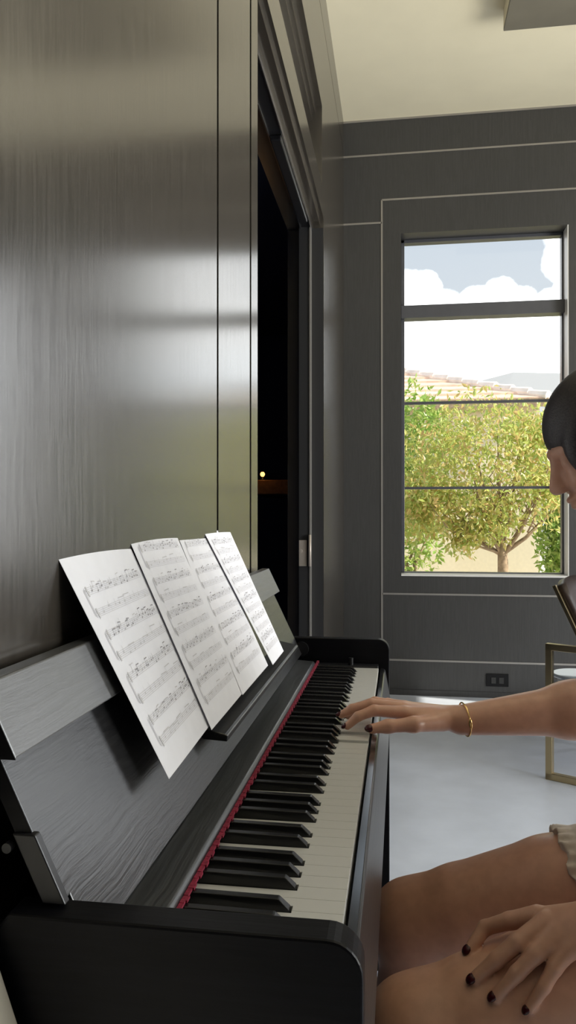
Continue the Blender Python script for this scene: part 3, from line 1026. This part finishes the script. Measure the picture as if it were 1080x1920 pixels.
def mesh_field(name, F, lo, hi, h, mat, parent, clip=None, post=None):
    lo, hi = np.array(lo, float), np.array(hi, float)
    B = 8
    nb = np.ceil((hi - lo) / (h * B)).astype(int)
    n = nb * B + 1
    G = np.full(n, 1.0, np.float32)
    bi = np.stack(np.meshgrid(*[np.arange(k_) for k_ in nb], indexing='ij'), -1).reshape(-1, 3)
    cen = lo + (bi * B + B / 2) * h
    half = h * B / 2 * math.sqrt(3)
    D = np.stack([F.one(pr, cen) for pr in F.p], 1)
    subs = np.array([pr[0] == 's' for pr in F.p])
    Dm = np.where(subs[None, :], 9.0, D)
    tot = Dm.min(1)
    loc = np.stack(np.meshgrid(*[np.arange(B + 1)] * 3, indexing='ij'), -1).reshape(-1, 3)
    act = np.abs(tot) < half + 0.05
    inside = tot <= -(half + 0.05)
    for q in np.nonzero(inside)[0]:
        i, j, k_ = bi[q] * B
        G[i:i + B + 1, j:j + B + 1, k_:k_ + B + 1] = -1.0
    for q in np.nonzero(act)[0]:
        idx = np.nonzero(D[q] < max(tot[q], 0) + 2 * half + 0.06)[0]
        ijk = bi[q] * B
        P = lo + (ijk + loc) * h
        d = F.ev(P, idx)
        if clip is not None:
            d = np.maximum(d, clip(P))
        i, j, k_ = ijk
        G[i:i + B + 1, j:j + B + 1, k_:k_ + B + 1] = d.reshape(B + 1, B + 1, B + 1)
    inn = G < 0
    c = np.zeros(np.array(G.shape) - 1, np.uint8)
    for a in (0, 1):
        for b_ in (0, 1):
            for e in (0, 1):
                c += inn[a:a + c.shape[0], b_:b_ + c.shape[1], e:e + c.shape[2]]
    cells = np.argwhere((c > 0) & (c < 8))
    ids = np.full(c.shape, -1, np.int32)
    ids[cells[:, 0], cells[:, 1], cells[:, 2]] = np.arange(len(cells))
    acc = np.zeros((len(cells), 3))
    cnt = np.zeros(len(cells))
    cor = [(a, b_, e) for a in (0, 1) for b_ in (0, 1) for e in (0, 1)]
    for A in cor:
        for ax in range(3):
            if A[ax]:
                continue
            Bc = list(A)
            Bc[ax] = 1
            ga = G[cells[:, 0] + A[0], cells[:, 1] + A[1], cells[:, 2] + A[2]]
            gb = G[cells[:, 0] + Bc[0], cells[:, 1] + Bc[1], cells[:, 2] + Bc[2]]
            m_ = (ga < 0) != (gb < 0)
            t = np.where(m_, ga / np.where(ga == gb, 1, ga - gb), 0)
            p = np.tile(np.array(A, float), (len(cells), 1))
            p[:, ax] += t
            acc += p * m_[:, None]
            cnt += m_
    V_ = lo + (cells + acc / np.maximum(cnt, 1)[:, None]) * h
    faces = []
    for ax in range(3):
        a1, a2 = (ax + 1) % 3, (ax + 2) % 3
        s0 = [slice(None)] * 3
        s1 = [slice(None)] * 3
        s0[ax] = slice(0, -1)
        s1[ax] = slice(1, None)
        e = np.argwhere(inn[tuple(s0)] != inn[tuple(s1)])
        ok = (e[:, a1] > 0) & (e[:, a2] > 0) & (e[:, a1] < c.shape[a1]) & (e[:, a2] < c.shape[a2])
        e = e[ok]
        qs = []
        for d1, d2 in ((1, 1), (0, 1), (0, 0), (1, 0)):
            q = e.copy()
            q[:, a1] -= d1
            q[:, a2] -= d2
            qs.append(ids[q[:, 0], q[:, 1], q[:, 2]])
        f = np.stack(qs, 1)
        fl = ~inn[e[:, 0], e[:, 1], e[:, 2]]
        f[fl] = f[fl][:, ::-1]
        faces.append(f)
    f = np.concatenate(faces)
    f = f[(f >= 0).all(1)]
    if post is not None:
        V_ = post(V_)
    off = np.array(WORLD[parent.name]) if parent is not None else np.zeros(3)
    me = bpy.data.meshes.new(name)
    me.from_pydata((V_ - off).tolist(), [], f.tolist())
    me.materials.append(mat)
    me.polygons.foreach_set('use_smooth', [True] * len(me.polygons))
    me.update()
    o = bpy.data.objects.new(name, me)
    COL.objects.link(o)
    if parent is not None:
        o.parent = parent
        WORLD[o.name] = WORLD[parent.name]
    return o


PB = (0.46, 1.16, 0.0)
person = thing('person', PB, 'person in cream shorts seated at the piano, one hand on the keys', 'person')

body = Field()
torso = Field()


def both(fn, *a, **kw):
    getattr(body, fn)(*a, **kw)
    getattr(torso, fn)(*a, **kw)


# trunk
both('ell', (0.475, 1.165, 0.575), (0.125, 0.175, 0.105), 0.03)
both('cap', (0.47, 1.165, 0.60), (0.455, 1.17, 0.80), 0.105, 0.100, 0.05)
both('ell', (0.450, 1.175, 0.90), (0.098, 0.150, 0.14), 0.05)
both('cap', (0.435, 1.05, 1.035), (0.435, 1.30, 1.035), 0.055, 0.055, 0.05)
both('ell', (0.370, 1.11, 0.90), (0.05, 0.055, 0.055), 0.03)
both('ell', (0.370, 1.235, 0.90), (0.05, 0.055, 0.055), 0.03)
# neck
body.cap((0.425, 1.18, 1.07), (0.345, 1.2, 1.17), 0.055, 0.050, 0.03)
# head
HC = np.array((0.308, 1.2, 1.238))
ca, sa = math.cos(math.radians(30)), math.sin(math.radians(30))
fv, sv, uv = np.array((-ca, 0, -sa)), np.array((0, 1.0, 0)), np.array((-sa, 0, ca))
HR = np.stack([fv, sv, uv])


def hp_(a, b_, c_):
    return HC + fv * a + sv * b_ + uv * c_


body.ell(hp_(-0.015, 0, 0.020), (0.090, 0.070, 0.078), 0.02, HR)
body.ell(hp_(0.030, 0, -0.030), (0.058, 0.060, 0.082), 0.02, HR)
body.ell(hp_(0.052, 0, -0.092), (0.034, 0.034, 0.026), 0.025, HR)
body.cap(hp_(0.02, -0.05, -0.06), hp_(0.052, -0.018, -0.095), 0.016, 0.018, 0.02)
body.cap(hp_(0.02, 0.05, -0.06), hp_(0.052, 0.018, -0.095), 0.016, 0.018, 0.02)
for s_ in (-1, 1):
    body.ell(hp_(0.088, s_ * 0.032, -0.002), (0.016, 0.020, 0.012), 0.012, HR, sub=True)
    body.ell(hp_(0.071, s_ * 0.031, -0.003), (0.013, 0.014, 0.012), 0.004, HR)
    body.cap(hp_(0.080, s_ * 0.014, 0.016), hp_(0.070, s_ * 0.045, 0.016), 0.007, 0.006, 0.012)
    body.ell(hp_(0.062, s_ * 0.036, -0.035), (0.024, 0.022, 0.024), 0.02, HR)
    body.ell(hp_(-0.008, s_ * 0.074, -0.012), (0.018, 0.008, 0.030), 0.008, HR)
    body.ell(hp_(0.095, s_ * 0.010, -0.034), (0.010, 0.008, 0.007), 0.008, HR)
body.cap(hp_(0.082, 0, 0.004), hp_(0.103, 0, -0.030), 0.008, 0.0095, 0.012)
body.ell(hp_(0.087, 0, -0.056), (0.012, 0.022, 0.006), 0.008, HR)
body.ell(hp_(0.085, 0, -0.068), (0.012, 0.020, 0.007), 0.008, HR)
# right leg (far) and left leg (near)
RK, LK = (0.020, 1.30, 0.435), (0.022, 1.00, 0.450)
RH, LH = (0.43, 1.255, 0.565), (0.44, 1.075, 0.570)
for K_, H_ in ((RK, RH), (LK, LH)):
    mid = tuple(0.45 * np.array(K_) + 0.55 * np.array(H_) + np.array((0, 0, 0.006)))
    kn = tuple(0.80 * np.array(K_) + 0.20 * np.array(H_) + np.array((0, 0, 0.003 if K_ is RK else 0.0)))
    body.chain([K_, kn, mid, H_], [0.067, 0.0735, 0.0865, 0.095] if K_ is RK else [0.067, 0.071, 0.083, 0.093], 0.008)
    ank = (0.058, K_[1], 0.085)
    calf = (0.022, K_[1], 0.30)
    body.chain([K_, calf, ank], [0.058, 0.057, 0.034], 0.03)
    body.cap((0.095, K_[1], 0.045), (-0.06, K_[1], 0.026), 0.034, 0.024, 0.03)
    body.cap((-0.06, K_[1] - 0.012, 0.024), (-0.105, K_[1] + 0.004, 0.018), 0.023, 0.014, 0.02)
# right arm, reaching to the keys
RS, RE, RW = (0.450, 1.345, 1.045), (0.392, 1.425, 0.800), (0.105, 1.348, 0.7655)
body.chain([RS, RE], [0.052, 0.042], 0.03)
fm_ = tuple(0.68 * np.array(RE) + 0.32 * np.array(RW) + np.array((0, 0, -0.012)))
body.chain([RE, fm_, RW], [0.041, 0.045, 0.0255], 0.03)
# left arm, hand on the thigh
LS, LE, LW = (0.440, 0.995, 1.045), (0.475, 0.885, 0.790), (0.270, 0.985, 0.632)
body.chain([LS, LE], [0.052, 0.041], 0.03)
body.chain([LE, tuple(0.65 * np.array(LE) + 0.35 * np.array(LW)), LW], [0.041, 0.042, 0.027], 0.03)

# right hand: palm and five fingers on the keys
palmR = [((0.085, 1.338, 0.768), (0.006, 1.318, 0.781)), ((0.088, 1.350, 0.768), (0.004, 1.338, 0.783)),
         ((0.090, 1.360, 0.766), (0.008, 1.357, 0.781)), ((0.092, 1.366, 0.764), (0.016, 1.374, 0.776))]
for a, b_ in palmR:
    body.cap(a, b_, 0.0165, 0.0115, 0.012)
FR = {
    'index': [(0.006, 1.318, 0.782), (-0.044, 1.300, 0.7885), (-0.070, 1.290, 0.780), (-0.088, 1.285, 0.7645)],
    'middle': [(0.004, 1.338, 0.784), (-0.050, 1.329, 0.792), (-0.082, 1.322, 0.784), (-0.1000, 1.318, 0.7745)],
    'ring': [(0.008, 1.357, 0.782), (-0.044, 1.356, 0.7895), (-0.074, 1.352, 0.780), (-0.091, 1.349, 0.7645)],
    'pinky': [(0.016, 1.374, 0.777), (-0.022, 1.381, 0.783), (-0.044, 1.381, 0.776), (-0.060, 1.380, 0.7635)],
}
RFR = {'index': [0.0115, 0.0094, 0.0082, 0.0066], 'middle': [0.0118, 0.0096, 0.0084, 0.0068], 'ring': [0.0112, 0.0090, 0.0079, 0.0063], 'pinky': [0.0100, 0.0080, 0.0070, 0.0056]}
for f_, pts in FR.items():
    body.chain(pts, RFR[f_], 0.0035)
THR = [(0.070, 1.330, 0.766), (0.022, 1.290, 0.770), (-0.020, 1.275, 0.7695), (-0.047, 1.2685, 0.7660)]
body.chain(THR, [0.0165, 0.0125, 0.0105, 0.0080], 0.008)

# left hand: palm and fingers resting on the near thigh
palmL = [((0.245, 0.995, 0.622), (0.176, 1.024, 0.600)), ((0.245, 0.990, 0.624), (0.184, 1.003, 0.603)),
         ((0.247, 0.982, 0.622), (0.194, 0.987, 0.598)), ((0.250, 0.974, 0.617), (0.204, 0.973, 0.588))]
for a, b_ in palmL:
    body.cap(a, b_, 0.0170, 0.0118, 0.012)
FL = {
    'index': [(0.176, 1.024, 0.601), (0.143, 1.034, 0.587), (0.112, 1.044, 0.570), (0.091, 1.028, 0.549)],
    'middle': [(0.184, 1.003, 0.604), (0.146, 0.990, 0.583), (0.120, 0.985, 0.562), (0.093, 0.979, 0.540)],
    'ring': [(0.194, 0.987, 0.599), (0.164, 0.973, 0.579), (0.142, 0.967, 0.558), (0.116, 0.962, 0.531)],
    'pinky': [(0.204, 0.973, 0.589), (0.186, 0.965, 0.570), (0.172, 0.958, 0.550), (0.154, 0.953, 0.525)],
}
for f_, pts in FL.items():
    body.chain(pts, [1.17 * q for q in RFR[f_]], 0.0035)
body.chain([(0.240, 1.010, 0.614), (0.216, 1.042, 0.592), (0.190, 1.062, 0.574), (0.168, 1.072, 0.560)], [0.018, 0.0125, 0.0105, 0.008], 0.006)

mesh_field('body', body, (-0.15, 0.80, 0.0), (0.64, 1.48, 1.38), 0.0028, M['skin'], person)

# hair: cap, side locks, low bun
hair = Field()
hair.ell(hp_(-0.018, 0, 0.022), (0.101, 0.082, 0.089), 0.02, HR)
hair.ell(hp_(0.010, -0.052, -0.005), (0.055, 0.030, 0.060), 0.025, HR)
hair.ell(hp_(0.010, 0.052, -0.005), (0.055, 0.030, 0.060), 0.025, HR)
hair.ell(hp_(-0.075, 0, -0.03), (0.05, 0.06, 0.06), 0.03, HR)
hair.ell(hp_(-0.128, 0, 0.0), (0.045, 0.048, 0.045), 0.02, HR)
hair.ell(hp_(0.112, 0, -0.052), (0.056, 0.075, 0.088), 0.010, HR, sub=True)
hair.ell(hp_(0.030, -0.058, -0.004), (0.046, 0.022, 0.048), 0.02, HR)
hair.ell(hp_(0.030, 0.058, -0.004), (0.046, 0.022, 0.048), 0.02, HR)
mesh_field('hair', hair, (0.15, 1.08, 1.08), (0.50, 1.32, 1.40), 0.0032, M['hair'], person)

# shorts with frilled hem
sh_ = Field()
sh_.ell((0.475, 1.165, 0.577), (0.135, 0.185, 0.113), 0.03)
for K_, H_ in ((RK, RH), (LK, LH)):
    mid = tuple(0.45 * np.array(K_) + 0.55 * np.array(H_) + np.array((0, 0, 0.006)))
    sh_.chain([K_, mid, H_], [0.070, 0.0905, 0.103], 0.02)
sh_.cap((0.47, 1.165, 0.60), (0.463, 1.165, 0.70), 0.113, 0.110, 0.05)


def clip_shorts(P):
    x = P[:, 0]
    near = np.clip((1.165 - P[:, 1]) / 0.02, 0, 1)
    wav = 0.004 * np.sin(P[:, 1] * 150) + 0.003 * np.sin(P[:, 2] * 170)
    hem = 0.262 + near * 0.075 - (P[:, 2] - 0.565) * 0.38
    return np.maximum(hem + wav - x, P[:, 2] - 0.70)


def frill(V_):
    x = V_[:, 0]
    near = np.clip((1.165 - V_[:, 1]) / 0.02, 0, 1)
    hem = 0.262 + near * 0.075 - (V_[:, 2] - 0.565) * 0.38
    t = np.clip(1 - (x - hem) / 0.03, 0, 1)
    V2 = V_.copy()
    cy = np.where(V_[:, 1] > 1.165, 1.27, 1.04)
    dy, dz = V_[:, 1] - cy, V_[:, 2] - 0.52
    r = np.maximum(np.sqrt(dy * dy + dz * dz), 1e-4)
    am = t * (0.0035 + 0.0035 * np.sin(np.arctan2(dz, dy) * 30))
    V2[:, 1] += dy / r * am
    V2[:, 2] += dz / r * am
    return V2


mesh_field('shorts', sh_, (0.19, 0.92, 0.42), (0.64, 1.42, 0.74), 0.003, M['cream_cloth'], person, clip_shorts, frill)

# loose cream top
tp = Field()
for pr in torso.p[1:]:
    if pr[0] == 'c':
        tp.cap(pr[1], pr[2], pr[3] + 0.010, pr[4] + 0.010, pr[5])
    else:
        tp.ell(pr[1], pr[3] + 0.010, pr[5])
tp.cap(RS, tuple(0.55 * np.array(RS) + 0.45 * np.array(RE)), 0.064, 0.060, 0.03)
tp.cap(LS, tuple(0.55 * np.array(LS) + 0.45 * np.array(LE)), 0.064, 0.060, 0.03)
tp.ell((0.40, 1.185, 1.13), (0.085, 0.075, 0.055), 0.015, sub=True)
mesh_field('top', tp, (0.26, 0.84, 0.62), (0.60, 1.50, 1.16), 0.004, M['cream_cloth'], person, lambda P: 0.66 - P[:, 2])


# nails
def nail(tip, prev, toward, r):
    tip, prev = Vector(tip), Vector(prev)
    d = (tip - prev).normalized()
    up = Vector(toward)
    up = (up - d * up.dot(d)).normalized()
    s = d.cross(up)
    c = tip + up * (r * 0.52) + d * (r * 0.50)
    vv, ff = [], []
    nu, nv = 10, 14
    for i in range(nu + 1):
        th = math.pi * i / nu
        for j in range(nv):
            ph = 2 * math.pi * j / nv
            q = Vector((math.sin(th) * math.cos(ph), math.sin(th) * math.sin(ph), math.cos(th)))
            vv.append(c + d * (q.x * r * 1.05) + s * (q.y * r * 0.82) + up * (q.z * r * 0.58))
    for i in range(nu):
        for j in range(nv):
            ff.append((i * nv + j, i * nv + (j + 1) % nv, (i + 1) * nv + (j + 1) % nv, (i + 1) * nv + j))
    o = MB().add(vv, ff).build('fingernail', M['nail'], person, smooth=True)
    return o


for f_, pts in FR.items():
    nail(pts[3], pts[2], (-0.6, 0, 0.8), RFR[f_][3])
nail(THR[3], THR[2], (-0.15, -0.85, 0.5), 0.0080)
for f_, pts in FL.items():
    nail(pts[3], pts[2], (-0.75, -0.45, 0.45), 1.17 * RFR[f_][3])
nail((0.168, 1.072, 0.560), (0.190, 1.062, 0.574), (-0.3, 0.5, 0.8), 0.008)

# bracelet round the right wrist
wd = (Vector(RE) - Vector(RW)).normalized()
wc = Vector(RW) + wd * 0.006
s1 = wd.cross(Vector((0, 0, 1))).normalized()
s2 = s1.cross(wd).normalized()
ring_ = [wc + (s1 * math.cos(a) + s2 * math.sin(a)) * 0.0285 for a in [2 * math.pi * i / 40 for i in range(40)]]
brc = MB().tube(ring_, 0.0014, 8, close=True)
brc.build('bracelet', M['gold_jewel'], person, smooth=True)
bro = person.children[-1]
e0 = wc + s1 * -0.0285 if (wc + s1 * 0.0285).y > wc.y else wc + s1 * 0.0285
cm = MB()
vv, ff = [], []
for i in range(9):
    th = math.pi * i / 8
    for j in range(12):
        ph = 2 * math.pi * j / 12
        vv.append(e0 + wd * (0.0035 * math.sin(th) * math.cos(ph)) + s2 * (0.009 * math.cos(th)) + s1 * (0.0022 * math.sin(th) * math.sin(ph)))
for i in range(8):
    for j in range(12):
        ff.append((i * 12 + j, i * 12 + (j + 1) % 12, (i + 1) * 12 + (j + 1) % 12, (i + 1) * 12 + j))
cm.add(vv, ff).build('charm', M['gold_jewel'], bro, smooth=True)

# bench under the player
bench = thing('piano_bench', (0.53, 1.165, 0), 'black padded piano bench under the seated person', 'bench')
MB().box(0.375, 0.69, 0.87, 1.46, 0.415, 0.468).build('seat', M['leather'], bench, 0.012, 3)
MB().box(0.39, 0.675, 0.885, 1.445, 0.36, 0.415).build('apron', M['satin_black'], bench, 0.003)
for x in (0.41, 0.655):
    for y in (0.905, 1.425):
        MB().box(x - 0.018, x + 0.018, y - 0.018, y + 0.018, 0, 0.36).build('leg', M['satin_black'], bench, 0.002)
